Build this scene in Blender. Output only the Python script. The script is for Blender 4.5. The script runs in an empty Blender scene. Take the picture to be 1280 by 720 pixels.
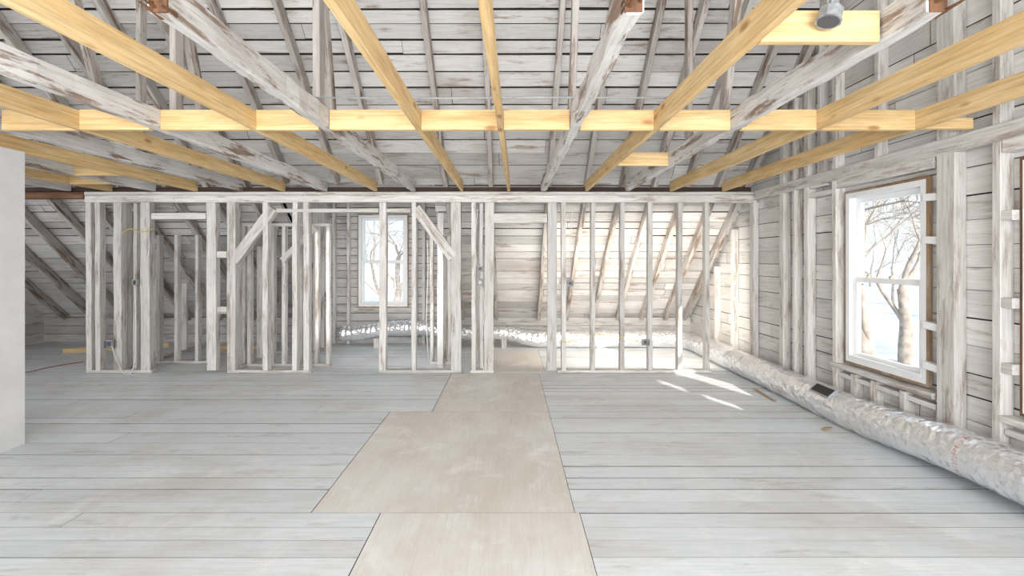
import bpy, bmesh, math, random
from mathutils import Vector, Matrix, noise
random.seed(7)
R=random.Random(11)
C=bpy.context.scene.collection
F=580.0; VX=637.0; VY=324.0; CH=1.6
def PX(px,Y): return (px-VX)*Y/F
def PZ(py,Y): return CH-(py-VY)*Y/F
W={}
# ------------------------------------------------------------------ materials
def nt(name):
    m=bpy.data.materials.new(name); m.use_nodes=True
    t=m.node_tree; b=t.nodes['Principled BSDF']; return m,t,b
def N(t,typ,**k):
    n=t.nodes.new(typ)
    for a,v in k.items(): setattr(n,a,v)
    return n
def ramp(t,p0,p1,c0=(0,0,0,1),c1=(1,1,1,1)):
    r=N(t,'ShaderNodeValToRGB'); e=r.color_ramp.elements
    e[0].position=p0; e[0].color=c0; e[1].position=p1; e[1].color=c1; return r
def mix(t,fac,a,b,blend='MIX'):
    n=N(t,'ShaderNodeMix',data_type='RGBA',blend_type=blend)
    for sock,v in ((0,fac),(6,a),(7,b)):
        if hasattr(v,'is_output'): t.links.new(v,n.inputs[sock])
        elif sock==0: n.inputs[0].default_value=v
        else: n.inputs[sock].default_value=(*v,1)
    return n.outputs[2]
def wood(name,paint,raw,stain,cov=(.42,.6),axis='Z',attr=False,stainamt=.5,rough=.75,bump=.25,knots=False,grain=(.8,1.05),tone=(.84,1.08),freq=(1.6,11),stainfreq=(.9,1.6),scuff=None):
    m,t,b=nt(name); L=t.links.new
    tc=N(t,'ShaderNodeTexCoord')
    if attr:
        at=N(t,'ShaderNodeAttribute',attribute_name='tone'); rnd=at.outputs['Fac']
    else:
        oi=N(t,'ShaderNodeObjectInfo'); rnd=oi.outputs['Random']
    mul=N(t,'ShaderNodeMath',operation='MULTIPLY'); L(rnd,mul.inputs[0]); mul.inputs[1].default_value=53.0
    add=N(t,'ShaderNodeVectorMath',operation='ADD'); L(tc.outputs['Object'],add.inputs[0]); L(mul.outputs[0],add.inputs[1])
    def mapped(along,across,src=None):
        mp=N(t,'ShaderNodeMapping'); s=[across]*3; s['XYZ'.index(axis)]=along
        mp.inputs['Scale'].default_value=s; L(src or add.outputs[0],mp.inputs[0]); return mp.outputs[0]
    n1=N(t,'ShaderNodeTexNoise'); n1.inputs['Scale'].default_value=1; n1.inputs['Detail'].default_value=8; n1.inputs['Roughness'].default_value=.72
    L(mapped(*freq),n1.inputs['Vector'])
    r1=ramp(t,*cov); L(n1.outputs['Fac'],r1.inputs[0])
    n2=N(t,'ShaderNodeTexNoise'); n2.inputs['Scale'].default_value=1; n2.inputs['Detail'].default_value=5
    L(mapped(3.0,70),n2.inputs['Vector'])
    n3=N(t,'ShaderNodeTexNoise'); n3.inputs['Scale'].default_value=1.0; n3.inputs['Detail'].default_value=6; n3.inputs['Roughness'].default_value=.65
    L(mapped(*stainfreq,tc.outputs['Object'] if attr else None),n3.inputs['Vector'])
    r3=ramp(t,.48,.72); L(n3.outputs['Fac'],r3.inputs[0])
    c=mix(t,r1.outputs[0],raw,paint)
    sm=N(t,'ShaderNodeMath',operation='MULTIPLY'); L(r3.outputs[0],sm.inputs[0]); sm.inputs[1].default_value=stainamt
    c=mix(t,sm.outputs[0],c,stain)
    if scuff:      # dusty smears walked over the boards
        n4=N(t,'ShaderNodeTexNoise'); n4.inputs['Scale'].default_value=2.3; n4.inputs['Detail'].default_value=9; n4.inputs['Roughness'].default_value=.75; n4.inputs['Distortion'].default_value=.8
        L(tc.outputs['Object'],n4.inputs['Vector']); r4=ramp(t,.52,.68); L(n4.outputs['Fac'],r4.inputs[0])
        s4=N(t,'ShaderNodeMath',operation='MULTIPLY'); L(r4.outputs[0],s4.inputs[0]); s4.inputs[1].default_value=.85
        c=mix(t,s4.outputs[0],c,scuff)
    g=N(t,'ShaderNodeMapRange'); L(n2.outputs['Fac'],g.inputs[0]); g.inputs[1].default_value=.3; g.inputs[2].default_value=.6; g.inputs[3].default_value=grain[0]; g.inputs[4].default_value=grain[1]
    v=N(t,'ShaderNodeVectorMath',operation='SCALE'); L(c,v.inputs[0]); L(g.outputs[0],v.inputs['Scale'])
    tn=N(t,'ShaderNodeMapRange'); L(rnd,tn.inputs[0]); tn.inputs[3].default_value=tone[0]; tn.inputs[4].default_value=tone[1]
    v2=N(t,'ShaderNodeVectorMath',operation='SCALE'); L(v.outputs[0],v2.inputs[0]); L(tn.outputs[0],v2.inputs['Scale'])
    col=v2.outputs[0]
    if knots:
        vo=N(t,'ShaderNodeTexVoronoi'); vo.inputs['Scale'].default_value=1; L(mapped(2.6,6.5),vo.inputs['Vector'])
        rk=ramp(t,.06,.16,(.9,.9,.9,1),(0,0,0,1)); L(vo.outputs['Distance'],rk.inputs[0])
        col=mix(t,rk.outputs[0],col,(.36,.17,.06))
    L(col,b.inputs['Base Color']); b.inputs['Roughness'].default_value=rough
    b.inputs['Specular IOR Level'].default_value=.3
    bp=N(t,'ShaderNodeBump'); bp.inputs['Strength'].default_value=bump; bp.inputs['Distance'].default_value=.004
    L(n2.outputs['Fac'],bp.inputs['Height']); L(bp.outputs[0],b.inputs['Normal'])
    return m
def plain(name,col,rough=.5,metal=0,var=.12,scale=8):
    m,t,b=nt(name); L=t.links.new
    tc=N(t,'ShaderNodeTexCoord'); n=N(t,'ShaderNodeTexNoise'); n.inputs['Scale'].default_value=scale; n.inputs['Detail'].default_value=6
    L(tc.outputs['Object'],n.inputs['Vector'])
    r=ramp(t,.32,.68); L(n.outputs['Fac'],r.inputs[0])
    c=mix(t,r.outputs[0],tuple(x*(1-var) for x in col),tuple(min(1,x*(1+var)) for x in col))
    L(c,b.inputs['Base Color']); b.inputs['Roughness'].default_value=rough; b.inputs['Metallic'].default_value=metal
    return m
M={}
M['lumber']=wood('new_lumber',(.80,.585,.305),(.66,.425,.185),(.85,.66,.39),cov=(.35,.6),stainamt=.45,knots=True,grain=(.74,1.04),bump=.1,rough=.6,tone=(.9,1.05))
M['stud']=wood('whitewashed_stud',(.72,.70,.675),(.38,.32,.275),(.47,.42,.38),cov=(.36,.48),stainamt=.55)
M['oldjoist']=wood('worn_painted_joist',(.66,.645,.63),(.25,.175,.13),(.42,.37,.335),cov=(.40,.475),stainamt=.55,bump=.7)
M['rafter']=wood('painted_rafter',(.52,.49,.465),(.22,.155,.115),(.28,.225,.19),cov=(.40,.49),stainamt=.6)
M['deck']=wood('roof_boards',(.675,.665,.655),(.36,.285,.235),(.39,.32,.275),cov=(.34,.45),axis='X',attr=True,stainamt=.6,bump=.4,tone=(.72,1.08),grain=(.86,1.04))
M['wallY']=wood('gable_boards',(.74,.73,.715),(.45,.395,.355),(.50,.455,.42),cov=(.32,.44),axis='Y',attr=True,stainamt=.5,bump=.4,tone=(.86,1.06),grain=(.86,1.04))
M['wallX']=wood('back_boards',(.60,.59,.58),(.32,.28,.26),(.36,.33,.31),cov=(.35,.46),axis='X',attr=True,stainamt=.5,bump=.4)
M['floor']=wood('floor_planks',(.745,.79,.83),(.52,.505,.48),(.585,.545,.49),cov=(.30,.44),axis='X',attr=True,stainamt=.75,bump=.12,rough=.40,grain=(.91,1.03),tone=(.92,1.04),freq=(2.2,9),stainfreq=(.7,1.1),scuff=(.85,.865,.88))
M['ply']=wood('plywood',(.745,.715,.665),(.66,.61,.55),(.80,.80,.80),cov=(.32,.62),axis='Y',stainamt=1.0,bump=.05,rough=.55,grain=(.95,1.02),freq=(1.2,3),tone=(.97,1.02),stainfreq=(.9,1.3),scuff=(.87,.87,.865))
M['brown']=wood('raw_brown_wood',(.24,.12,.06),(.12,.06,.035),(.16,.09,.06),cov=(.4,.6),stainamt=.4)
M['darkbrown']=wood('aged_dark_beam',(.075,.045,.032),(.04,.025,.02),(.12,.085,.07),cov=(.4,.6),stainamt=.4)
M['tan']=wood('raw_tan_casing',(.46,.32,.20),(.30,.17,.09),(.66,.59,.52),cov=(.4,.6),stainamt=.75)
M['dark']=plain('dark_backing',(.03,.024,.02),.9)
M['edge']=plain('shaded_board_edge',(.15,.125,.11),.9,var=.5)  # darkened board sides: the shade in the seams is put into the colour
M['plyedge']=plain('shaded_plywood_edge',(.34,.31,.28),.9,var=.4)  # darker sheet sides, shade of the cut line painted in
M['plaster']=plain('white_drywall',(.70,.705,.71),.8,var=.10,scale=2.2)
M['vinyl']=plain('white_vinyl',(.84,.855,.87),.35,var=.02)
M['steel']=plain('galvanised_steel',(.34,.355,.365),.5,.3,var=.3,scale=30)
M['dullsteel']=plain('dull_grey_conduit',(.36,.37,.38),.6,.2,var=.15,scale=20)
M['black']=plain('opening_shade',(.012,.012,.014),.5)
M['lens']=plain('shadowed_box_interior',(.09,.09,.095),.5)
M['whitepl']=plain('white_cable_jacket',(.72,.72,.70),.5,var=.03)
M['yellowpl']=plain('yellow_cable_jacket',(.7,.52,.14),.5,var=.05)
M['red']=plain('red_cord_jacket',(.40,.06,.05),.5,var=.1)
M['brass']=plain('brass_lock',(.55,.42,.24),.35,.6)
M['card']=plain('brown_cardboard',(.46,.33,.20),.85,var=.3)
M['bark']=plain('tree_bark',(.33,.28,.24),.9,var=.35,scale=3)
M['twig']=plain('thicket_bark',(.45,.41,.38),.9,var=.25,scale=3)
M['snow']=plain('snowy_ground',(.54,.57,.61),.9,var=.25,scale=.25)
M['sunmask']=plain('white_sun_mask',(.8,.8,.78),.8,var=.03)
def glassmat():
    m=bpy.data.materials.new('window_glass'); m.use_nodes=True; t=m.node_tree
    t.nodes.remove(t.nodes['Principled BSDF']); o=t.nodes['Material Output']
    tr=N(t,'ShaderNodeBsdfTransparent'); tr.inputs[0].default_value=(.97,.98,.99,1)
    gl=N(t,'ShaderNodeBsdfGlossy'); gl.inputs['Roughness'].default_value=.02
    mx=N(t,'ShaderNodeMixShader'); mx.inputs[0].default_value=.04
    t.links.new(tr.outputs[0],mx.inputs[1]); t.links.new(gl.outputs[0],mx.inputs[2])
    t.links.new(mx.outputs[0],o.inputs[0]); return m
M['glass']=glassmat()
def foilmat():
    m,t,b=nt('foil_duct_wrap'); L=t.links.new
    tc=N(t,'ShaderNodeTexCoord')
    v=N(t,'ShaderNodeTexVoronoi'); v.inputs['Scale'].default_value=19; L(tc.outputs['Object'],v.inputs['Vector'])
    n=N(t,'ShaderNodeTexNoise'); n.inputs['Scale'].default_value=10; n.inputs['Detail'].default_value=6; n.inputs['Distortion'].default_value=2.0; L(tc.outputs['Object'],n.inputs['Vector'])
    ad=N(t,'ShaderNodeMath',operation='ADD'); L(v.outputs['Distance'],ad.inputs[0]); L(n.outputs['Fac'],ad.inputs[1])
    bp=N(t,'ShaderNodeBump'); bp.inputs['Strength'].default_value=.65; bp.inputs['Distance'].default_value=.022; L(ad.outputs[0],bp.inputs['Height']); L(bp.outputs[0],b.inputs['Normal'])
    c=mix(t,n.outputs['Fac'],(.78,.79,.81),(.98,.98,.99))
    sp=N(t,'ShaderNodeSeparateXYZ'); L(tc.outputs['Object'],sp.inputs[0])
    w=N(t,'ShaderNodeTexWave',bands_direction='Z'); w.inputs['Scale'].default_value=14; w.inputs['Distortion'].default_value=6; w.inputs['Detail'].default_value=3; w.inputs['Detail Scale'].default_value=5
    L(tc.outputs['Object'],w.inputs['Vector']); rw=ramp(t,.78,.9); L(w.outputs['Fac'],rw.inputs[0])
    s=N(t,'ShaderNodeMath',operation='SUBTRACT'); L(sp.outputs[1],s.inputs[0]); s.inputs[1].default_value=3.2
    a=N(t,'ShaderNodeMath',operation='ABSOLUTE'); L(s.outputs[0],a.inputs[0])
    l=N(t,'ShaderNodeMath',operation='LESS_THAN'); L(a.outputs[0],l.inputs[0]); l.inputs[1].default_value=.02
    mu=N(t,'ShaderNodeMath',operation='MULTIPLY'); L(rw.outputs[0],mu.inputs[0]); L(l.outputs[0],mu.inputs[1])
    c=mix(t,mu.outputs[0],c,(.70,.34,.36))
    L(c,b.inputs['Base Color']); b.inputs['Metallic'].default_value=.8; b.inputs['Roughness'].default_value=.15
    return m
M['foil']=foilmat()
# ------------------------------------------------------------------ helpers
def link(o,parent=None,Mw=None):
    C.objects.link(o); Mw=Mw or Matrix.Identity(4)
    if parent:
        o.parent=parent; o.matrix_parent_inverse=W[parent.name].inverted()
    o.matrix_basis=Mw; W[o.name]=Mw.copy(); return o
def tag(o,label=None,cat=None,group=None,kind=None):
    if label: o['label']=label
    if cat: o['category']=cat
    if group: o['group']=group
    if kind: o['kind']=kind
    return o
def empty(name,loc,rz=0):
    o=bpy.data.objects.new(name,None); o.empty_display_size=.1
    return link(o,None,Matrix.Translation(loc)@Matrix.Rotation(rz,4,'Z'))
def meshobj(name,verts,faces,mat,parent=None,Mw=None,tones=None,smooth=False):
    me=bpy.data.meshes.new(name); me.from_pydata([tuple(v) for v in verts],[],faces)
    bm=bmesh.new(); bm.from_mesh(me); bmesh.ops.recalc_face_normals(bm,faces=bm.faces); bm.to_mesh(me); bm.free()
    if tones is not None:
        a=me.attributes.new('tone','FLOAT','FACE')
        for i,v in enumerate(tones): a.data[i].value=v
    if smooth:
        for p in me.polygons: p.use_smooth=True
    me.materials.append(mat)
    return link(bpy.data.objects.new(name,me),parent,Mw)
BF=[(0,1,2,3),(7,6,5,4),(0,4,5,1),(1,5,6,2),(2,6,7,3),(3,7,4,0)]
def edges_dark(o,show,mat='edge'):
    """boards made of 6-face boxes: every face but the painted one gets a dark edge material with seam shade put into its colour"""
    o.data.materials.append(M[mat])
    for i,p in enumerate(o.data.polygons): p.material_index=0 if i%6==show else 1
class MB:
    def __init__(s): s.v=[]; s.f=[]; s.t=[]
    def hexa(s,p,tone=0):
        n=len(s.v); s.v+=[Vector(q) for q in p]
        for f in BF: s.f.append(tuple(i+n for i in f)); s.t.append(tone)
    def box(s,x0,x1,y0,y1,z0,z1,tone=0):
        s.hexa([(x0,y0,z0),(x1,y0,z0),(x1,y1,z0),(x0,y1,z0),(x0,y0,z1),(x1,y0,z1),(x1,y1,z1),(x0,y1,z1)],tone)
    def ring(s,x0,x1,z0,z1,y0,y1,w):
        s.box(x0,x0+w,y0,y1,z0,z1); s.box(x1-w,x1,y0,y1,z0,z1); s.box(x0+w,x1-w,y0,y1,z0,z0+w); s.box(x0+w,x1-w,y0,y1,z1-w,z1)
    def tube(s,pts,rad,n=8,cap=True):
        pts=[Vector(p) for p in pts]; base=len(s.v); rr=rad if isinstance(rad,(list,tuple)) else [rad]*len(pts)
        up=None
        for i,p in enumerate(pts):
            d=(pts[min(i+1,len(pts)-1)]-pts[max(i-1,0)]).normalized()
            if up is None: up=Vector((0,0,1)) if abs(d.z)<.9 else Vector((1,0,0))
            a=d.cross(up).normalized(); up=a.cross(d).normalized()
            for k in range(n):
                t=2*math.pi*k/n; s.v.append(p+(a*math.cos(t)+up*math.sin(t))*rr[i])
        for i in range(len(pts)-1):
            for k in range(n):
                s.f.append((base+i*n+k,base+i*n+(k+1)%n,base+(i+1)*n+(k+1)%n,base+(i+1)*n+k)); s.t.append(0)
        if cap:
            s.f.append(tuple(base+k for k in range(n))[::-1]); s.f.append(tuple(base+(len(pts)-1)*n+k for k in range(n))); s.t+=[0,0]
    def build(s,name,mat,parent=None,Mw=None,attr=False,smooth=False):
        return meshobj(name,s.v,s.f,mat,parent,Mw,s.t if attr else None,smooth)
def beam(name,a,b,w,d,mat,parent=None,ref=None,jit=0,seg=1,ch=.004,twist=0):
    """timber from a to b; w = width along the horizontal side, d = depth"""
    a=Vector(a); b=Vector(b); L=(b-a).length; z=(b-a).normalized()
    if ref is None: ref=Vector((1,0,0)) if abs(z.x)<.9 else Vector((0,1,0))
    x=(Vector(ref)-z*Vector(ref).dot(z)).normalized(); y=z.cross(x)
    Mw=Matrix((( x.x,y.x,z.x,a.x),(x.y,y.y,z.y,a.y),(x.z,y.z,z.z,a.z),(0,0,0,1)))
    v=[];f=[]
    prof=[(-1,-1,1,0),(1,-1,-1,0),(1,-1,0,1),(1,1,0,-1),(1,1,-1,0),(-1,1,1,0),(-1,1,0,-1),(-1,-1,0,1)]
    for i in range(seg+1):
        t=L*i/seg
        ox,oy=R.uniform(-jit,jit),R.uniform(-jit,jit)
        for (sx,sy,cx,cy) in prof:
            v.append((sx*w/2+cx*ch+ox+R.uniform(-jit,jit)*.5,sy*d/2+cy*ch+oy*.6+R.uniform(-jit,jit)*.5,t))
    for i in range(seg):
        for k in range(8): f.append((i*8+k,i*8+(k+1)%8,(i+1)*8+(k+1)%8,(i+1)*8+k))
    f.append(tuple(range(8))[::-1]); f.append(tuple(seg*8+k for k in range(8)))
    return meshobj(name,v,f,mat,parent,Mw)
# ------------------------------------------------------------------ roof geometry
SL=.95; Y0=6.5; ZD0=2.86; RIDGE=2.0
def ZD(Y): return ZD0+SL*(Y0-Y)
th=math.atan(SL); SD=Vector((0,math.cos(th),-math.sin(th))); SN=Vector((0,math.sin(th),math.cos(th)))
XL,XR=-9.0,3.5
DX0,DX1=-3.42,-1.12     # dormer
DY=8.85; DZ=2.84
BACK=9.0
def subtract(a,b,holes):
    segs=[(a,b)]
    for h0,h1 in holes:
        out=[]
        for s0,s1 in segs:
            if h1<=s0 or h0>=s1: out.append((s0,s1)); continue
            if h0>s0: out.append((s0,h0))
            if h1<s1: out.append((h1,s1))
        segs=out
    return segs
# ---- floor (planks are cut around the four plywood sheets)
SH=[(-.81,.44,1.2,2.925,'nearest plywood sheet, cut off at the bottom edge'),
    (-1.25,.41,2.929,4.86,'widest plywood sheet in the middle of the floor'),
    (-.81,.41,4.864,6.49,'plywood sheet just before the narrow door frame'),
    (-.35,.5,6.62,8.2,'plywood sheet beyond the narrow door frame')]
breaks=sorted({s[2] for s in SH}|{s[3]+.004 for s in SH})
mb=MB(); y=-3.0
while y<BACK:
    w=R.choice([.13,.15,.17,.19,.21,.24]); yn=y+w
    for b in breaks:
        if y+1e-4<b<yn+.05: yn=b; break
    yn=min(yn,BACK)
    ym=(y+yn)/2
    holes=[(s[0]-.003,s[1]+.004) for s in SH if s[2]-.003<=ym<=s[3]+.003]
    for xa,xb in subtract(XL,XR,holes):
        x=xa; gap=R.choice([.0015,.0025,.004,.006,.009])
        while x<xb:
            x1=min(xb,x+R.uniform(2.4,6))
            if xb-x1<1.2: x1=xb
            dz=R.uniform(-.0012,.0012); y1=yn-gap; sk=R.uniform(-.0025,.0025)
            mb.hexa([(x,y,-.03),(x1-.003,y,-.03),(x1-.003,y1,-.03),(x,y1,-.03),(x,y,dz),(x1-.003,y,dz),(x1-.003,y1+sk,dz),(x,y1-sk,dz)],R.random())
            x=x1
    y=yn
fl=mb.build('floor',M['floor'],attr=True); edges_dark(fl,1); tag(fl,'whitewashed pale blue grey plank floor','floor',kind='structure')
mb=MB(); mb.box(XL,XR,-3,BACK,-.12,-.032); mb.build('subfloor',M['dark'],fl)
for x0,x1,y0,y1,l in SH:
    mb=MB(); mb.box(x0-(x0+x1)/2,(x1-x0)/2,y0-(y0+y1)/2,(y1-y0)/2,-.031,.0005)
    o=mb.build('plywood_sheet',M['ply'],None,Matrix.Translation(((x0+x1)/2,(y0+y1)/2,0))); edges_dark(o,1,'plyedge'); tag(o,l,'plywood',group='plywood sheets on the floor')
# ---- ceiling / roof deck
mb=MB(); s=0
P0=Vector((0,RIDGE,ZD(RIDGE)))
Ltot=(BACK+.05-RIDGE)/math.cos(th)
while s<Ltot:
    w=R.choice([.14,.16,.18,.20,.22]); gap=R.choice([.009,.013,.019,.028])
    s1=min(Ltot,s+w-gap)
    yb=RIDGE+s1*math.cos(th)
    spans=[(XL,XR+.1)] if yb<6.75 else [(XL,DX0),(DX1,XR+.1)]
    for (xa,xb) in spans:
        x=xa
        while x<xb:
            x1=min(xb,x+R.uniform(1.6,4.2))
            if xb-x1<.4: x1=xb
            o=R.uniform(0,.018); j=R.uniform(-.008,.008)
            a=P0+SD*s; c=P0+SD*(s1+j); c2=P0+SD*(s1-j)
            lo=SN*(-.004-o); hi=SN*.02
            g=.006
            mb.hexa([a+lo*.2+Vector((x,0,0)),a+lo*.2+Vector((x1-g,0,0)),c2+lo+Vector((x1-g,0,0)),c+lo+Vector((x,0,0)),
                     a+hi+Vector((x,0,0)),a+hi+Vector((x1-g,0,0)),c2+hi+Vector((x1-g,0,0)),c+hi+Vector((x,0,0))],R.random())
            x=x1
    s+=w
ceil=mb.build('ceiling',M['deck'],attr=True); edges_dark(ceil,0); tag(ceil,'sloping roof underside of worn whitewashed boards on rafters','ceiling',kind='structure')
mb=MB()
def slab(xa,xb,ya,yb):
    p=[Vector((xa,ya,ZD(ya))),Vector((xb,ya,ZD(ya))),Vector((xb,yb,ZD(yb))),Vector((xa,yb,ZD(yb)))]
    mb.hexa([q+SN*.03 for q in p]+[q+SN*.1 for q in p])
slab(XL,XR+.1,RIDGE,6.55); slab(XL,DX0,6.55,BACK+.1); slab(DX1,XR+.1,6.55,BACK+.1)
mb.build('roof_sheathing',M['dark'],ceil)
mb=MB(); zr=ZD(RIDGE)
mb.hexa([(XL,-3.1,zr-SL*5.1),(XR+.1,-3.1,zr-SL*5.1),(XR+.1,RIDGE,zr),(XL,RIDGE,zr),(XL,-3.1,zr-SL*5.1+.1),(XR+.1,-3.1,zr-SL*5.1+.1),(XR+.1,RIDGE,zr+.1),(XL,RIDGE,zr+.1)],.5)
mb.build('near_slope',M['deck'],ceil,attr=True)
rx=[-8.5,-7.9,-7.3,-6.7,-6.1,-5.5,-4.9,-4.3,-3.75,-3.1,-2.45,-1.8,-.92,-.28,.55,1.1,1.6,2.05,2.5,2.95,3.36]
RD=.13
for x in rx:
    yend=6.6 if DX0<x<DX1 else BACK-.06
    ya=RIDGE+.1
    off=-SN*(RD/2+.02)
    beam('rafter',Vector((x,ya,ZD(ya)))+off,Vector((x+R.uniform(-.03,.03),yend,ZD(yend)))+off,.062,RD,M['rafter'],ceil,jit=.005,seg=10)
mb=MB(); y=6.5
while y<DY:
    y1=min(DY,y+.2); mb.box(DX0,DX1,y,y1-.008,DZ,DZ+.02,R.random()); y=y1
mb.build('dormer_soffit',M['deck'],ceil,attr=True)
mb=MB(); mb.box(DX0-.1,DX1+.1,6.5,DY+.15,DZ+.03,DZ+.1); mb.build('dormer_roof_sheathing',M['dark'],ceil)
for x,sg in ((DX0,-1),(DX1,1)):
    mb=MB(); z=ZD(DY)
    while z<DZ-.02:
        z1=min(DZ,z+.19); ya=max(6.5,Y0+(ZD0-z)/SL+.02); yb=max(6.5,Y0+(ZD0-z1)/SL+.02)
        xa,xb=sorted((x+sg*.0,x+sg*.03))
        mb.hexa([(xa,ya,z),(xb,ya,z),(xb,DY,z),(xa,DY,z),(xa,yb,z1-.008),(xb,yb,z1-.008),(xb,DY,z1-.008),(xa,DY,z1-.008)],R.random()); z=z1
    mb.build('dormer_cheek',M['wallY'],ceil,attr=True)
for a,b in (((-4.6,8.45,.75),(-3.5,7.0,2.1)),((-4.2,8.45,.75),(-3.5,7.5,1.65))):
    beam('valley_rafter',a,b,.05,.09,M['rafter'],ceil,jit=.003,seg=4)
# ---- right gable wall with windows
WZ0,WZ1=.56,2.27
W1=(3.84,4.76); W2=(2.18,3.12)
mb=MB(); z=0
edges=[]
while z<6.9:
    w=R.choice([.17,.19,.21]); edges.append((z,min(z+w,6.9))); z+=w
for z,z1 in edges:
    cuts=[z]+[q for q in (WZ0,WZ1) if z<q<z1]+[z1]
    for za,zb in zip(cuts,cuts[1:]):
        ym=min(BACK,Y0+(ZD0+.03-za)/SL); yl=max(-3.0,2*RIDGE-ym)
        mid=(za+zb)/2
        holes=[W1,W2] if WZ0<mid<WZ1 else []
        for s0,s1 in subtract(yl,ym,holes):
            x=s0
            while x<s1:
                x1=min(s1,x+R.uniform(1.0,3.2))
                if s1-x1<.4: x1=s1
                g=R.choice([.004,.007,.011]) if zb==z1 else 0
                o=R.uniform(0,.008)
                mb.box(XR-o,XR+.03,x,x1-.004,za,zb-g,R.random()); x=x1
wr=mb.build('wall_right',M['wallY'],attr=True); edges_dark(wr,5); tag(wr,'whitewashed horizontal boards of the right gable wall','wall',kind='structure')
mb=MB()
for ya,yb,za,zb in ((-3,W2[0],0,2.7),(W2[1],W1[0],0,2.7),(W1[1],BACK,0,2.7),(W2[0],W2[1],0,WZ0),(W2[0],W2[1],WZ1,2.7),(W1[0],W1[1],0,WZ0),(W1[0],W1[1],WZ1,2.7)):
    mb.box(XR+.03,XR+.09,ya,yb,za,zb)
mb.hexa([(XR+.03,-3,2.7),(XR+.09,-3,2.7),(XR+.09,RIDGE,2.7),(XR+.03,RIDGE,2.7),(XR+.03,-3,2.71),(XR+.09,-3,2.71),(XR+.09,RIDGE,7.1),(XR+.03,RIDGE,7.1)])
mb.hexa([(XR+.03,RIDGE,2.7),(XR+.09,RIDGE,2.7),(XR+.09,6.6,2.7),(XR+.03,6.6,2.7),(XR+.03,RIDGE,7.1),(XR+.09,RIDGE,7.1),(XR+.09,6.6,2.8),(XR+.03,6.6,2.8)])
mb.build('outer_sheathing',M['dark'],wr)
SX=XR-.055
def wstud(Y,w,z0=.0,z1=None,d=.095,name='stud'):
    if z1 is None: z1=min(ZD(Y)-.24,5.2)
    return beam(name,(SX,Y,z0),(SX,Y,z1),w,d,M['stud'],wr,ref=(0,1,0),jit=.003,seg=6)
for Y,w in ((1.0,.06),(1.65,.06),(2.08,.06),(3.24,.06),(3.62,.15),(4.86,.06),(5.32,.07),(5.55,.05),(5.80,.09),(7.1,.06),(7.7,.06)):
    wstud(Y,w)
for Y in (5.1,4.3,2.65): wstud(Y,.05,2.45)
for Y in (4.02,4.35,4.6,2.5,2.9): wstud(Y,.05,0,WZ0-.1)
beam('wall_plate',(SX-.03,-2.8,2.48),(SX-.03,6.4,2.48),.06,.12,M['stud'],wr,ref=(1,0,0),jit=.003,seg=10)
for yy in ((3.72,4.9),(2.1,3.2)):
    beam('window_header',(SX,yy[0],WZ1+.11),(SX,yy[1],WZ1+.11),.09,.09,M['stud'],wr,ref=(1,0,0),jit=.003,seg=4)
    beam('rough_sill',(SX-.01,yy[0],WZ0-.06),(SX-.01,yy[1],WZ0-.06),.11,.045,M['stud'],wr,ref=(1,0,0),jit=.002,seg=4)
    beam('rough_sill',(SX+.01,yy[0],WZ0-.15),(SX+.01,yy[1],WZ0-.15),.08,.045,M['stud'],wr,ref=(1,0,0),jit=.002,seg=4)
for zz in (.72,1.05,1.75,2.1):
    beam('window_shim',(SX-.0,3.70,zz),(SX-.0,3.83,zz+.01),.07,.06,M['vinyl'],wr,ref=(1,0,0))
for zz in (.85,1.3,1.9): beam('wall_block',(SX,3.14,zz),(SX,3.22,zz),.09,.07,M['stud'],wr,ref=(1,0,0))
for yy in ((5.0,5.28),(4.9,5.3)): beam('wall_block',(SX,yy[0],2.32+.1*(yy[0]>4.95)),(SX,yy[1],2.32+.1*(yy[0]>4.95)),.08,.05,M['stud'],wr,ref=(1,0,0))
# ---- back wall (knee wall + dormer face)
mb=MB()
DW=(PX(449,DY),PX(510,DY)); DZ0,DZ1=.70,2.44
z=0
while z<DZ:
    z1=min(DZ,z+R.choice([.13,.15,.17]))
    cuts=[z]+[q for q in (DZ0,DZ1) if z<q<z1]+[z1]
    for za,zb in zip(cuts,cuts[1:]):
        h=[DW] if DZ0<(za+zb)/2<DZ1 else []
        for s0,s1 in subtract(DX0,DX1,h): mb.box(s0,s1,DY-R.uniform(0,.008),DY+.03,za,zb-(.011 if zb==z1 else 0),R.random())
    z=z1
for xa,xb in ((XL,DX0),(DX1,XR)):
    z=0
    while z<.48:
        z1=min(.48,z+.16); x=xa
        while x<xb:
            x1=min(xb,x+R.uniform(1.2,3)); mb.box(x,x1-.004,BACK-.03,BACK,z,z1-.008,R.random()); x=x1
        z=z1
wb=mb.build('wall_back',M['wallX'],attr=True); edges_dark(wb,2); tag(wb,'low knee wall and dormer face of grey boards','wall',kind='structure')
mb=MB(); mb.box(XL,DX0,BACK,BACK+.08,-.1,.6); mb.box(DX1,XR+.1,BACK,BACK+.08,-.1,.6)
mb.box(DX0,DW[0],DY+.03,DY+.09,-.1,DZ); mb.box(DW[1],DX1,DY+.03,DY+.09,-.1,DZ); mb.box(DW[0],DW[1],DY+.03,DY+.09,-.1,DZ0); mb.box(DW[0],DW[1],DY+.03,DY+.09,DZ1,DZ)
mb.build('outer_sheathing',M['dark'],wb)
for px in (405,418,436,520,530): 
    x=PX(px,DY-.06); beam('stud',(x,DY-.058,0),(x,DY-.058,DZ-.02),.05,.09,M['stud'],wb,jit=.003,seg=4)
beam('window_sill_block',(DW[0]-.08,DY-.05,DZ0-.05),(DW[1]+.08,DY-.05,DZ0-.05),.08,.06,M['stud'],wb,ref=(0,1,0))
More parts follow.
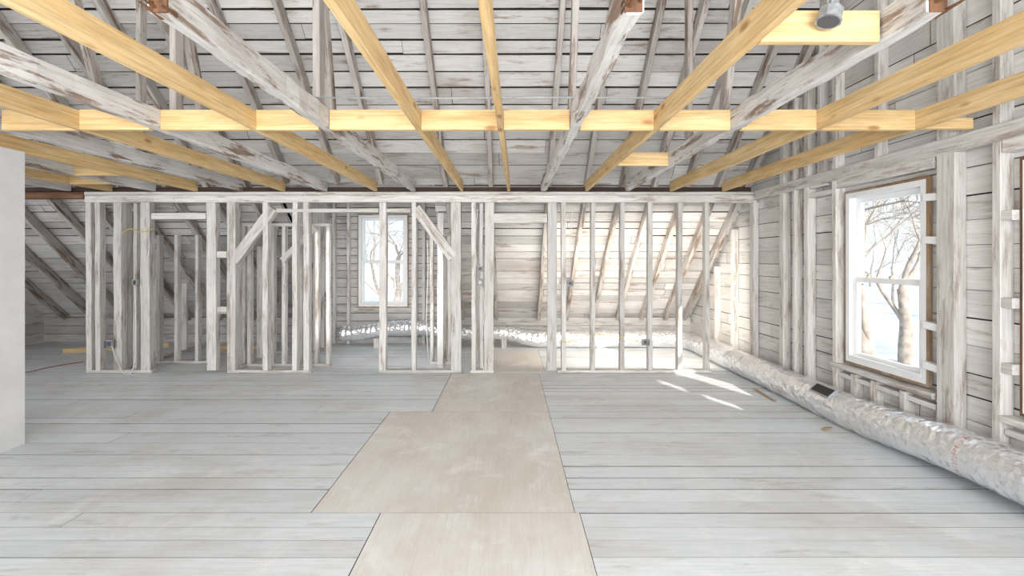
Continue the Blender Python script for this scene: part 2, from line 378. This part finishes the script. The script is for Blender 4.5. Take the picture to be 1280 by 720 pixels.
# ---- left gable, plaster partition
mb=MB(); z=0
while z<6.9:
    z1=z+.19; ym=min(BACK,Y0+(ZD0-z)/SL); yl=max(-3,2*RIDGE-ym)
    mb.box(XL-.03,XL,yl,ym,z,z1-.008,R.random()); z=z1
mb.box(XL-.1,XL-.03,-3,BACK,0,7)
wl=mb.build('wall_left',M['wallY'],attr=True); tag(wl,'boarded left gable wall beyond the joists','wall',kind='structure')
mb=MB(); mb.box(-4.34,-4.21,-2.9,4.03,.0,2.53)
wp=mb.build('wall_partition',M['plaster']); tag(wp,'mottled pale grey plasterboard wall at the left edge','wall',kind='structure')
# ------------------------------------------------------------------ windows
def window(name,loc,rz,Wd,H,label,cas='tan',split=.49,locks=True,fw=.05,sw=.05):
    e=empty(name,loc,rz); tag(e,label,'window',kind='structure'); Mw=W[e.name]; h=Wd/2
    mb=MB(); mb.ring(-h-.018,h+.018,-.018,H+.018,-.03,.0,.022); mb.build('raw_wood_casing',M[cas],e,Mw)
    mb=MB(); mb.ring(-h+.004,h-.004,.004,H-.004,-.035,.085,fw)
    mb.box(-h+.05,h-.05,-.04,.0,.054,.075)
    mb.build('window_frame',M['vinyl'],e,Mw)
    zs=H*split
    a=h-fw-.006
    for nm,z0,z1,y0 in (('lower_sash',fw+.006,zs+.024,.004),('upper_sash',zs-.024,H-fw-.006,.042)):
        mb=MB(); mb.ring(-a,a,z0,z1,y0,y0+.034,sw); s_=mb.build(nm,M['vinyl'],e,Mw)
        mb=MB(); mb.box(-a+.03,a-.03,y0+.014,y0+.018,z0+.03,z1-.03); mb.build('glass_pane',M['glass'],s_,Mw)
        if nm=='lower_sash' and locks:
            for x in (-.22,.05):
                mb=MB(); mb.tube([(x,y0+.012,zs+.025),(x,y0+.012,zs+.038)],.018,10); mb.tube([(x-.014,y0+.008,zs+.042),(x+.026,y0+.004,zs+.046)],.006,6)
                mb.build('sash_lock',M['brass'],s_,Mw)
    return e
window('window_1',(XR-.02,(W1[0]+W1[1])/2,WZ0),-math.pi/2,W1[1]-W1[0],WZ1-WZ0,'white double hung window in the right wall above the duct')
w2=window('window_2',(XR-.02,(W2[0]+W2[1])/2,WZ0),-math.pi/2,W2[1]-W2[0],WZ1-WZ0,'window cut off by the right edge with brown casing',cas='brown')
mb=MB(); h=(W2[1]-W2[0])/2-.06   # local x runs toward the viewer side: -h is the far jamb
mb.box(-h,h,-.012,-.006,1.06,1.66); mb.box(-h,h,-.012,-.006,.06,.50); mb.box(-h+.26,h,-.012,-.006,.50,1.06)
mb.build('sun_streak_mask',M['sunmask'],w2,W[w2.name])  # added out-of-view mask with a slot that trims the sun streaks
window('window_3',((DW[0]+DW[1])/2,DY-.02,DZ0),0,DW[1]-DW[0],DZ1-DZ0,'far window seen through the stud wall',locks=False,fw=.045,sw=.05)
# ------------------------------------------------------------------ joists
JB=2.552
new=[(-5.6,'yellow lumber joist farthest left, mostly behind the plasterboard wall'),
(-4.4,'new yellow joist meeting the plasterboard wall at the left edge'),
(-3.17,'new yellow joist reaching the stud wall above the left door opening'),
(-1.88,'long new yellow joist running out of the top left corner'),
(-.67,'new yellow joist reaching the stud wall above the right diagonal brace'),
(-.01,'new yellow joist running straight away above the plywood sheets'),
(1.08,'wide new yellow joist just left of the hanging metal lamp box'),
(2.27,'new yellow joist second from the right wall'),
(3.0,'new yellow joist nearest the right wall, above the window')]
for x,l in new:
    xn=x-.165 if x==-.01 else x
    o=beam('ceiling_joist',(xn,-2.6,JB+.07),(x,6.52,JB+.07),.04,.14,M['lumber'],ref=(1,0,0),jit=.0015,seg=10)
    tag(o,l,'joist',group='new yellow ceiling joists')
old=[(-6.2,'worn grey joist farthest left, beyond the plasterboard wall'),
(-5.0,'worn grey joist second from the left, behind the plasterboard wall'),
(-3.77,'worn grey joist between the two left yellow joists above the plasterboard'),
(-2.6,'worn grey joist entering at the left edge, ending above the left brace'),
(-1.36,'worn grey joist with splintered brown end at top left'),
(.48,'worn grey joist just right of the middle yellow joist'),
(1.66,'thick worn grey joist with splintered end at top right')]
for i,(x,l) in enumerate(old):
    ys=1.80 if x>-2 else -1.5
    o=beam('ceiling_joist',(x,ys,JB+.075),(x,6.52,JB+.075),.072,.145,M['oldjoist'],ref=(1,0,0),jit=.009,seg=34,ch=.009)
    tag(o,l,'joist',group='old worn grey joists')
    if x>-2:
        mb=MB()
        for k in range(16):
            u=R.uniform(-.034,.034); v=R.uniform(.006,.14); q=R.uniform(.02,.10)
            mb.hexa([(x+u-.008,ys+.05,JB+v-.008),(x+u+.008,ys+.05,JB+v-.008),(x+u+.008,ys+.05,JB+v+.008),(x+u-.008,ys+.05,JB+v+.008),
                     (x+u-.002,ys-q,JB+v-.002),(x+u+.002,ys-q,JB+v-.002),(x+u+.002,ys-q,JB+v+.002),(x+u-.002,ys-q,JB+v+.002)])
        mb.box(x-.034,x+.034,ys-.006,ys+.004,JB+.005,JB+.14)
        s_=mb.build('splintered_end',M['brown'],o); s_['label']='splintered bare brown end'
# blocking row
xs=[-3.77,-3.17,-2.6,-1.88,-1.36,-.67,-.066,.48,1.08,1.66,2.27,3.0,3.40]
wid={x:.02 for x,_ in new}; wid[-.066]=.021; wid.update({x:.039 for x,_ in old})
ords='first second third fourth fifth sixth seventh eighth ninth tenth eleventh twelfth'.split()
for i,(a,b) in enumerate(zip(xs,xs[1:])):
    z=JB+.071; h=.148; yy=3.42+R.uniform(-.006,.006)
    if i==11: yy=3.42; h=.08; z=JB+.045
    o=beam('blocking_board',(a+wid.get(a,0)+.002,yy,z),(b-wid.get(b,0)-.002,yy,z),.04,h,M['lumber'],ref=(0,1,0),jit=.001,seg=1)
    tag(o,'yellow lumber block, %s from the left in the row crossing between joists'%ords[i],'blocking',group='yellow blocks between the joists')
for a,b,yy,l in ((1.08,1.66,2.05,'yellow lumber block behind the hanging metal lamp box'),(1.08,1.66,4.75,'small yellow lumber block in the bay before the far stud wall'),
                 (-5.0,-4.4,5.3,'yellow block beside the plasterboard wall, nearer of the two there'),(-5.6,-5.0,5.9,'yellow block at far left just before the stud wall')):
    o=beam('blocking_board',(a+wid.get(a,0)+.002,yy,JB+.07),(b-wid.get(b,0)-.002,yy,JB+.07),.04,.136,M['lumber'],ref=(0,1,0)); tag(o,l,'blocking')
# struts from old joists to the roof
for x,Y,dy,dx,l in ((-1.36,3.3,0,.0,'grey vertical post rising from the splintered left joist to the roof'),
                 (-2.6,3.62,.0,0,'grey vertical post rising from the joist at the left edge'),
                 (-2.6,3.95,-.9,0,'slanted grey strut on the left edge joist'),
                 (-1.36,3.55,-.8,0,'slanted grey strut beside the vertical post on the splintered left joist'),
                 (.48,3.6,-.9,0,'slanted grey strut on the grey joist near the middle'),
                 (1.66,3.6,-.9,0,'slanted grey strut on the thick right grey joist, leaning away from its post'),
                 (1.66,4.3,0,0,'grey vertical post on the thick right grey joist'),
                 (-3.77,4.4,-.9,0,'slanted grey strut on the grey joist above the plasterboard'),
                 (-3.77,4.75,0,0,'grey vertical post on the grey joist above the plasterboard')):
    yt=Y+dy; zt=ZD(yt)-.26
    o=beam('roof_strut',(x+.0,Y,JB+.165),(x+dx,yt,zt),.05,.09,M['rafter'],jit=.003,seg=6); tag(o,l,'strut')
mb=MB(); mb.tube([(-1.35,3.20,JB+.163),(-.5,3.20,JB+.158),(.4,3.20,JB+.163),(1.25,3.20,JB+.159)],.007,8)
o=mb.build('conduit',M['dullsteel'],smooth=True); tag(o,'thin grey conduit lying across the joist tops above the block row','conduit')
# hanging lamp box
e=empty('lamp_box',(1.34,1.97,2.60)); tag(e,'small grey octagonal metal lamp box hanging in front of a yellow block','lamp')
ax=Vector((-.26,-.10,-.80)).normalized(); c0=Vector((1.365,1.965,2.665))
def along(t): return c0+ax*t
mb=MB(); mb.tube([along(.01),along(.012),along(.062),along(.064),along(.068)],[.038,.046,.046,.051,.051],8); mb.build('box_body',M['steel'],e,smooth=False)
mb=MB(); mb.tube([along(.0682),along(.070)],[.042,.038],16); mb.build('dark_opening',M['lens'],e)  # dark disc over the mouth, shade inside the box put into its colour
mb=MB(); mb.tube([along(.012),c0+Vector((.012,.014,.06)),c0+Vector((.015,.02,.15)),c0+Vector((.015,.02,.28))],.009,8); mb.build('hanger_pipe',M['steel'],e,smooth=True)
mb=MB(); mb.box(1.355,1.405,1.978,2.027,2.68,2.77); mb.build('mounting_bracket',M['steel'],e)
# ------------------------------------------------------------------ stud walls
YW=6.5; TP=2.545; PT=.15
def pst(parent,px,w=.06,py0=None,py1=None,dy=0,d=.1,name='stud',mat='stud'):
    x=PX(px,YW+dy); z0=.0 if py0 is None else PZ(py0,YW); z1=TP-PT if py1 is None else PZ(py1,YW)
    if py0 is None: z0=.042
    return beam(name,(x,YW+.05+dy,z0),(x+R.uniform(-.01,.01),YW+.05+dy,z1),w,d,M[mat],parent,jit=.004,seg=8)
def hor(parent,pa,pb,py,h=.05,name='header',d=.1,dy=0):
    z=PZ(py,YW); return beam(name,(PX(pa,YW),YW+.05+dy,z),(PX(pb,YW),YW+.05+dy,z),d,h,M['stud'],parent,ref=(0,1,0),jit=.003,seg=4)
def sole(parent,pa,pb): return beam('sole_plate',(PX(pa,YW),YW+.05,.024),(PX(pb,YW),YW+.05,.024),.1,.04,M['stud'],parent,ref=(0,1,0),jit=.001,seg=3)
def diag(parent,a,b,w=.1,dy=0): 
    return beam('brace',(PX(a[0],YW),YW+.05+dy,PZ(a[1],YW)),(PX(b[0],YW),YW+.05+dy,PZ(b[1],YW)),.095,w,M['stud'],parent,ref=(0,1,0),jit=.003,seg=4)
tp=empty('top_plate',(PX(526,YW),YW+.05,TP)); tag(tp,'long whitewashed double plate capping the whole stud wall','plate')
for z,h,d in ((TP-.024,.045,.125),(TP-.099,.098,.11)):
    beam('plate_board',(PX(106,YW),YW+.05,z),(PX(946,YW),YW+.05,z),d,h,M['stud'],tp,ref=(0,1,0),jit=.002,seg=14)
o=beam('edge_beam',(-8.9,YW+.06,TP+.036),(3.40,YW+.06,TP+.036),.06,.064,M['darkbrown'],ref=(0,1,0),jit=.003,seg=16); tag(o,'dark brown beam line just above the stud wall cap under the roof','beam')
o=beam('edge_board',(-8.9,YW+.05,TP-.05),(PX(104,YW),YW+.05,TP-.05),.1,.09,M['brown'],ref=(0,1,0),jit=.004,seg=6); tag(o,'short dark brown board at far left, level with the stud wall cap','beam')
e=empty('stud_wall',(PX(185,YW),YW+.05,0)); tag(e,'leftmost stud wall panel framing a door opening beside the plasterboard','stud wall',group='stud wall panels')
sole(e,107,189); pst(e,111,.08); pst(e,122,.07); pst(e,147,.11); pst(e,181,.13); pst(e,264,.13)
hor(e,189,257,270,.09); pst(e,155,.05,None,None,.12); pst(e,168,.05,None,None,.12)
e=empty('stud_wall',(PX(337,YW),YW+.05,0)); tag(e,'stud wall panel with a diagonal brace rising to the right, left of centre','stud wall',group='stud wall panels')
sole(e,284,389); pst(e,289,.12); pst(e,331,.075); pst(e,368,.07); pst(e,383,.08)
diag(e,(291,326),(340,260),.14); hor(e,345,473,263,.05); hor(e,271,283,318,.09,'block'); hor(e,271,283,388,.10,'block')
e=empty('stud_wall',(PX(522,YW),YW+.05,0)); tag(e,'stud wall panel in front of the far window, brace falling to the right','stud wall',group='stud wall panels')
sole(e,473,577); pst(e,478,.095); pst(e,517,.06); pst(e,570,.14); diag(e,(519,260),(566,322),.14)
hor(e,483,513,263,.05)
e=empty('stud_wall',(PX(650,YW),YW+.05,0)); tag(e,'narrow door frame of studs where the plywood runs through','stud wall',group='stud wall panels')
pst(e,592,.06); pst(e,611,.13); pst(e,690,.13); hor(e,617,684,273,.13); pst(e,602,.05,None,None,.12)
sole(e,588,617)
e=empty('stud_wall',(PX(815,YW),YW+.05,0)); tag(e,'rightmost stud wall panel of six thin studs before the duct','stud wall',group='stud wall panels')
sole(e,697,890); pst(e,705,.065)
for p in (741,778,813,850,885): pst(e,p,.062)
pst(e,945,.075)
def sidewall(x,ys,label,ztop=None):
    e=empty('stud_wall',(x,sum(ys)/len(ys),0)); tag(e,label,'stud wall',group='side stud walls behind the front one')
    beam('sole_plate',(x,ys[0]-.05,.022),(x,ys[-1]+.05,.022),.09,.04,M['stud'],e,ref=(1,0,0))
    for Y in ys:
        zt=ztop if ztop else ZD(Y)-.25
        beam('stud',(x,Y,.044),(x,Y,zt),.09,.05,M['stud'],e,ref=(1,0,0),jit=.003,seg=4)
    return e
sidewall(-5.6,(6.85,7.4,8.0,8.35),'short studs stepping down under the roof behind the left door opening')
sidewall(-3.95,(6.75,7.35,7.75,8.15),'side wall studs behind the left braced panel')
sidewall(-1.02,(6.85,7.3,7.75,8.15),'side wall studs right of the far window')
sidewall(-3.30,(7.3,7.9,8.15),'tall studs left of the far window',DZ-.03)
sidewall(-.50,(6.95,7.3,7.65,8.0),'studs receding just left of the narrow door frame')
def rowwall(Y,pxs,label,br=None,plate=True):
    xs_=[PX(p,Y) for p in pxs]; e=empty('stud_wall',(sum(xs_)/len(xs_),Y,0)); tag(e,label,'stud wall',group='second row stud walls')
    zt=ZD(Y)-.30
    beam('sole_plate',(xs_[0]-.03,Y,.022),(xs_[-1]+.03,Y,.022),.09,.04,M['stud'],e,ref=(0,1,0))
    if plate: beam('plate_board',(xs_[0]-.03,Y,zt-.02),(xs_[-1]+.03,Y,zt-.02),.09,.04,M['stud'],e,ref=(0,1,0))
    for x in xs_: beam('stud',(x,Y,.044),(x,Y,zt-(.042 if plate else -.03)),.05,.09,M['stud'],e,ref=(1,0,0),jit=.003,seg=4)
    if br: beam('brace',(xs_[br[0]],Y-.07,zt-.55),(xs_[br[1]],Y-.07,zt-.06),.05,.09,M['stud'],e,ref=(0,1,0),jit=.003,seg=3)
rowwall(7.15,(200,222,248,262),'second row of studs seen through the left door opening',None,False)
rowwall(7.1,(540,552,562),'close set studs behind the brace right of the far window')
rowwall(6.95,(306,313,342,356,397,411),'closet studs close behind the left diagonal brace',(3,4))
# ------------------------------------------------------------------ duct
pts=[];
y=.6
cx=3.225
while y<8.0: pts.append((cx,y)); y+=.03
for k in range(1,15):
    a=k/14*math.pi/2; pts.append((cx-.42+.42*math.cos(a),8.0+.42*math.sin(a)))
x=cx-.42
while x>-3.05:
    x-=.022; u=max(0,min(1,(.6-x)/.8)); pts.append((x,8.42+.05*math.sin(x*2.1)*u))
n=36; v=[];f=[]
RDU=.160
def nearlift(y): 
    u=max(0,min(1,(4.4-y)/1.3)); return .075*u*u*(3-2*u)
rj=random.Random(4)
for i,(x,y) in enumerate(pts):
    p=pts[max(0,i-1)]; q=pts[min(len(pts)-1,i+1)]; d=Vector((q[0]-p[0],q[1]-p[1],0)).normalized(); sd=Vector((d.y,-d.x,0))
    flex=max(0,min(1,(.6-x)/.5)); u=max(0,min(1,(.5-x)/.9)); u=u*u*(3-2*u)
    lift=(.15+.05*math.sin(x*2.6))*u+nearlift(y)
    rr=RDU*(1-.16*flex)
    for k in range(n):
        a=2*math.pi*k/n
        ca,sa=math.cos(a),math.sin(a)
        sq=1+.10*(1-flex)*((abs(ca)**2.5+abs(sa)**2.5)**(-1/2.5)-1)/.15
        nn=noise.noise(Vector((i*.06,ca*1.4,sa*1.4)))*.010+noise.noise(Vector((i*.22,ca*2.5,sa*2.5)))*.006+rj.uniform(-.002,.002)
        seam=-.009 if (i%40 in (0,1) and not flex) else 0
        rib=.008*flex*math.cos(i*math.pi*.5)
        r=rr*sq*.985+nn+seam+rib
        zz=max(.003,RDU-.002+lift+r*sa)
        v.append(Vector((x,y,zz))+sd*(r*ca))
for i in range(len(pts)-1):
    for k in range(n): f.append((i*n+k,i*n+(k+1)%n,(i+1)*n+(k+1)%n,(i+1)*n+k))
f.append(tuple(range(n))); f.append(tuple((len(pts)-1)*n+k for k in range(n)))
de=empty('foil_duct',(cx,4.5,0)); tag(de,'long silver foil wrapped duct along the right wall and back','duct')
meshobj('duct_body',v,f,M['foil'],de,smooth=True)
for xx in (-2.4,-1.2,-.1):
    mb=MB(); z1=.15+.05*math.sin(xx*2.6)+.02; mb.box(xx-.045,xx+.045,8.34,8.50,.001,z1); s_=mb.build('support_block',M['stud'],de)
for yy in (1.4,2.5):
    mb=MB(); mb.box(cx-.02,cx+.12,yy-.045,yy+.045,.001,nearlift(yy)+.012); mb.build('support_block',M['stud'],de)
cn=Vector((-.62,0,.78)).normalized(); cc=Vector((cx,4.62,RDU))+cn*(RDU*1.04-.008); ct=Vector((.78,0,.62)).normalized(); cy=Vector((0,1,0))
Mc=Matrix(((cy.x,ct.x,cn.x,cc.x),(cy.y,ct.y,cn.y,cc.y),(cy.z,ct.z,cn.z,cc.z),(0,0,0,1)))
mb=MB(); a,b,w=.14,.055,.008
mb.box(-a,-a+w,-b,b,-.03,.022); mb.box(a-w,a,-b,b,-.03,.022); mb.box(-a+w,a-w,-b,-b+w,-.03,.022); mb.box(-a+w,a-w,b-w,b,-.03,.022)
rc=mb.build('register_collar',M['dullsteel'],de,Mc); rc['label']='thin grey rim of the rectangular register opening'
mb=MB(); mb.box(-a+w,a-w,-b+w,b-w,-.018,.020); mb.build('register_opening',M['black'],de,Mc)  # black block filling the rim, painted stand-in for shade inside the duct
def scrap(name,x,y,l,w,label,mat='card',rz=0):
    vv=[];ff=[];nx=6
    for i in range(nx+1):
        for j in range(3):
            vv.append((l*(i/nx-.5),w*(j/2-.5)*R.uniform(.7,1.1),.004+R.uniform(0,.012)))
    for i in range(nx):
        for j in range(2): ff.append((i*3+j,(i+1)*3+j,(i+1)*3+j+1,i*3+j+1))
    o=meshobj(name,vv,ff,M[mat],None,Matrix.Translation((x,y,.003))@Matrix.Rotation(rz,4,'Z'))
    so=o.modifiers.new('thickness','SOLIDIFY'); so.thickness=.004; so.offset=1
    tag(o,label,'scrap')
scrap('cardboard_scrap',2.99,5.45,.5,.04,'torn brown cardboard strip beside the duct near the stud wall',rz=1.5)
scrap('cardboard_scrap',2.97,4.35,.12,.05,'small brown scrap on the floor beside the duct opening',rz=.4)
# ------------------------------------------------------------------ electrics
def ebox(px,py,Y,label,sx=.1,sz=.1,mat='dullsteel',plate=None):
    x=PX(px,Y); z=PZ(py,Y); e=empty('junction_box',(x,Y,z-sz/2)); tag(e,label,'junction box')
    mb=MB(); mb.ring(x-sx/2,x+sx/2,z-sz/2,z+sz/2,Y-.03,Y+.02,.008); mb.box(x-sx/2,x+sx/2,Y+.012,Y+.02,z-sz/2,z+sz/2); mb.build('box_shell',M[mat],e)
    mb=MB(); mb.tube([(x,Y-.001,z),(x,Y+.011,z)],min(sx,sz)*.28,12); mb.build('knockout',M[plate or 'lens'],e)
    return e
ebox(136.5,430,6.47,'grey junction box with white cable loop low on the left panel',.12,.12)
ebox(600,336,6.47,'upper junction box beside the narrow door frame',.07,.08)
ebox(600,353,6.47,'lower junction box with pale centre beside the narrow door frame',.08,.10,'dullsteel','whitepl')
ebox(713,354,6.47,'grey junction box on the first thin stud right of the door frame',.08,.08)
ebox(170,353,6.47,'small grey junction box between the two left door studs',.06,.08)
ebox(807,428,6.47,'small grey outlet box low between the thin studs',.1,.08)
def cable(name,pp,label,mat,r=.008,cat='cable'):
    P=[Vector((PX(a,Y),Y,PZ(b,Y))) for a,b,Y in pp]
    Q=[]
    for i in range(len(P)-1):
        p0=P[max(0,i-1)];p1=P[i];p2=P[i+1];p3=P[min(len(P)-1,i+2)]
        for k in range(6):
            t=k/6; Q.append(.5*((2*p1)+(p2-p0)*t+(2*p0-5*p1+4*p2-p3)*t*t+(3*p1-p0-3*p2+p3)*t**3))
    Q.append(P[-1])
    for q in Q: q.z=max(q.z,r+.003)
    mb=MB(); mb.tube(Q,r,6); o=mb.build(name,M[mat],smooth=True); tag(o,label,cat)
cable('electric_cable',[(140,432,6.45),(146,450,6.43),(158,470,6.43),(168,455,6.43),(170,420,6.44),(169,360,6.45)],'white cable looping from the low left junction box','whitepl',.007)
cable('electric_cable',[(596,332,6.46),(594,300,6.46),(597,262,6.46)],'white cable rising from the upper box by the door frame','whitepl',.006)
cable('electric_cable',[(604,360,6.46),(605,390,6.46),(602,440,6.46),(606,470,6.46)],'white cable dropping beside the door frame to the floor','whitepl',.006)
cable('electric_cable',[(713,349,6.46),(712,310,6.46),(716,262,6.46)],'thin cable rising from the box on the right thin studs','whitepl',.005)
cable('electric_cable',[(802,428,6.46),(778,422,6.44),(750,418,6.44),(720,426,6.45),(700,428,6.45)],'yellow cable strung low across the right thin studs','yellowpl',.006)
cable('electric_cable',[(152,292,6.47),(163,286,6.46),(175,290,6.46),(192,286,6.5)],'short yellow cable near the top of the left door studs','yellowpl',.006)
cable('electric_cable',[(534,300,7.2),(535,340,7.2),(533,400,7.2),(536,455,7.2)],'white cable hanging down right of the far window','whitepl',.006)
cable('power_cord',[(20,468,6.2),(50,462,6.7),(80,456,7.0),(105,452,7.2)],'thin red cord lying on the floor at far left','red',.006,'cord')
o=beam('lumber_board',(-7.6,7.9,.03),(-6.2,8.45,.03),.09,.04,M['lumber'],ref=(0,0,1)); tag(o,'yellow board lying on the floor at far left under the roof','board')
o=beam('lumber_board',(-5.35,8.2,.03),(-4.2,8.3,.03),.09,.04,M['lumber'],ref=(0,0,1)); tag(o,'yellow board lying on the floor behind the left door opening','board')
# ------------------------------------------------------------------ outdoors
GZ=-3.6
mb=MB(); mb.box(-80,110,12,140,GZ-.3,GZ); mb.box(4.5,110,-40,12,GZ-.3,GZ)
o=mb.build('ground',M['snow']); tag(o,'snow covered ground outside the windows','ground',kind='structure')
def tree(loc,h,r,seed,label,mat='bark',depth=5,group=None):
    rg=random.Random(seed); mb=MB()
    def grow(p,d,l,r,k):
        pts=[p]; rs=[r]; n=4 if k>1 else 3; q=p.copy(); dd=d.copy()
        for i in range(n):
            dd=(dd+Vector((rg.uniform(-1,1),rg.uniform(-1,1),rg.uniform(-.3,.5)))*.16).normalized(); q=q+dd*(l/n); pts.append(q.copy()); rs.append(r*(1-.38*(i+1)/n))
        mb.tube(pts,rs,8 if k>=4 else (5 if k>1 else 3),cap=False)
        if k==0: return
        for j in range(rg.choice([2,3,3])):
            ang=rg.uniform(0,6.28); sp=rg.uniform(.45,.95)
            ax=dd.orthogonal().normalized(); ax.rotate(Matrix.Rotation(ang,3,dd).to_quaternion())
            nd=(dd+ax*sp+Vector((0,0,.12))).normalized()
            st=pts[-1] if j<2 else pts[2]
            grow(st,nd,l*rg.uniform(.62,.82),max(.012,rs[-1]*rg.uniform(.6,.85) if j<2 else rs[2]*.5),k-1)
    grow(Vector((0,0,0)),Vector((0,0,1)),h*.34,r,depth)
    o=mb.build('bare_tree',M[mat],None,Matrix.Translation(loc),smooth=True); tag(o,label,'tree',group=group); return o
tree((11.3,14.3,GZ),10.5,.34,3,'thick bare tree outside the right window, its trunk in the left half','bark',7)
tree((19.8,23.2,GZ),11,.32,5,'slim bare tree outside toward the right side of the right window','bark',7)
tree((-6.6,26.5,GZ),11,.28,9,'bare tree filling the left of the far window','bark',6)
tree((-9.5,40,GZ),10,.24,12,'bare tree standing farther off through the far window','bark',5)
for i,(t_,d) in enumerate(((.73,36),(1.05,38),(.83,54),(.70,66),(.94,68),(.78,88),(.90,96),(.68,104))):
    tree((t_*d,d,GZ),10+d*.05,.22+d*.002,30+i,'bare tree in the distant brown thicket beyond the right window','twig',6,'distant thicket trees')
# ------------------------------------------------------------------ light
wd=bpy.data.worlds.new('sky'); bpy.context.scene.world=wd; wd.use_nodes=True; t=wd.node_tree
bg=t.nodes['Background']; tc=N(t,'ShaderNodeTexCoord'); sp=N(t,'ShaderNodeSeparateXYZ'); t.links.new(tc.outputs['Generated'],sp.inputs[0])
r=ramp(t,.0,.6,(.90,.96,1,1),(.72,.87,1,1)); t.links.new(sp.outputs[2],r.inputs[0]); t.links.new(r.outputs[0],bg.inputs[0]); bg.inputs[1].default_value=1.25
def light(name,typ,loc,energy,dirv,**k):
    l=bpy.data.lights.new(name,typ); l.energy=energy
    for a,v in k.items(): setattr(l,a,v)
    o=bpy.data.objects.new(name,l); C.objects.link(o); o.location=loc; o.rotation_euler=Vector(dirv).to_track_quat('-Z','Y').to_euler(); return o
light('sun','SUN',(20,-40,20),8,(-.43,.9,-.46),angle=.012,color=(1,.91,.80))
light('fill_sun','SUN',(0,-30,5),2.5,(0,1,-.20),angle=1.1,color=(.99,.99,1))  # added broad fill sun, brightens the room through the open rear
light('fill_light_rear','AREA',(.3,-2.2,1.9),320,(-.05,1,-.09),shape='RECTANGLE',size=4.5,size_y=1.4,color=(.99,.995,1))  # unseen fill added behind the camera to brighten the room
light('fill_light_ridge','AREA',(-1.0,.6,3.6),58,(0,.75,.55),shape='RECTANGLE',size=6,size_y=1.2,color=(1,.985,.96))  # added fill aimed up at the roof boards, no lamp hangs there
light('fill_light_side','AREA',(-8.2,3.5,1.6),60,(1,.25,.05),shape='RECTANGLE',size=4,size_y=2,color=(.97,.98,1))  # added fill from the unseen left side
light('bay_fill_right','AREA',(1.9,6.75,1.1),55,(0.05,1,-.05),shape='RECTANGLE',size=2.6,size_y=1.6,color=(1,.92,.80))  # unseen warm fill added behind the stud wall for the right bay
light('bay_fill_centre','AREA',(-1.9,6.75,1.2),14,(0.1,1,-.05),shape='RECTANGLE',size=2,size_y=1.6,color=(1,.98,.96))  # weaker unseen fill added behind the stud wall, centre bay
# ------------------------------------------------------------------ camera
cam=bpy.data.cameras.new('camera'); co=bpy.data.objects.new('camera',cam); C.objects.link(co)
cam.sensor_width=36; cam.lens=36*F/1280; cam.shift_x=(640-VX)/1280; cam.shift_y=-(360-VY)/1280; cam.clip_start=.02; cam.clip_end=400
co.location=(0,0,CH); co.rotation_euler=(math.pi/2,0,0)
bpy.context.scene.camera=co
bpy.context.scene.view_settings.view_transform='Standard'
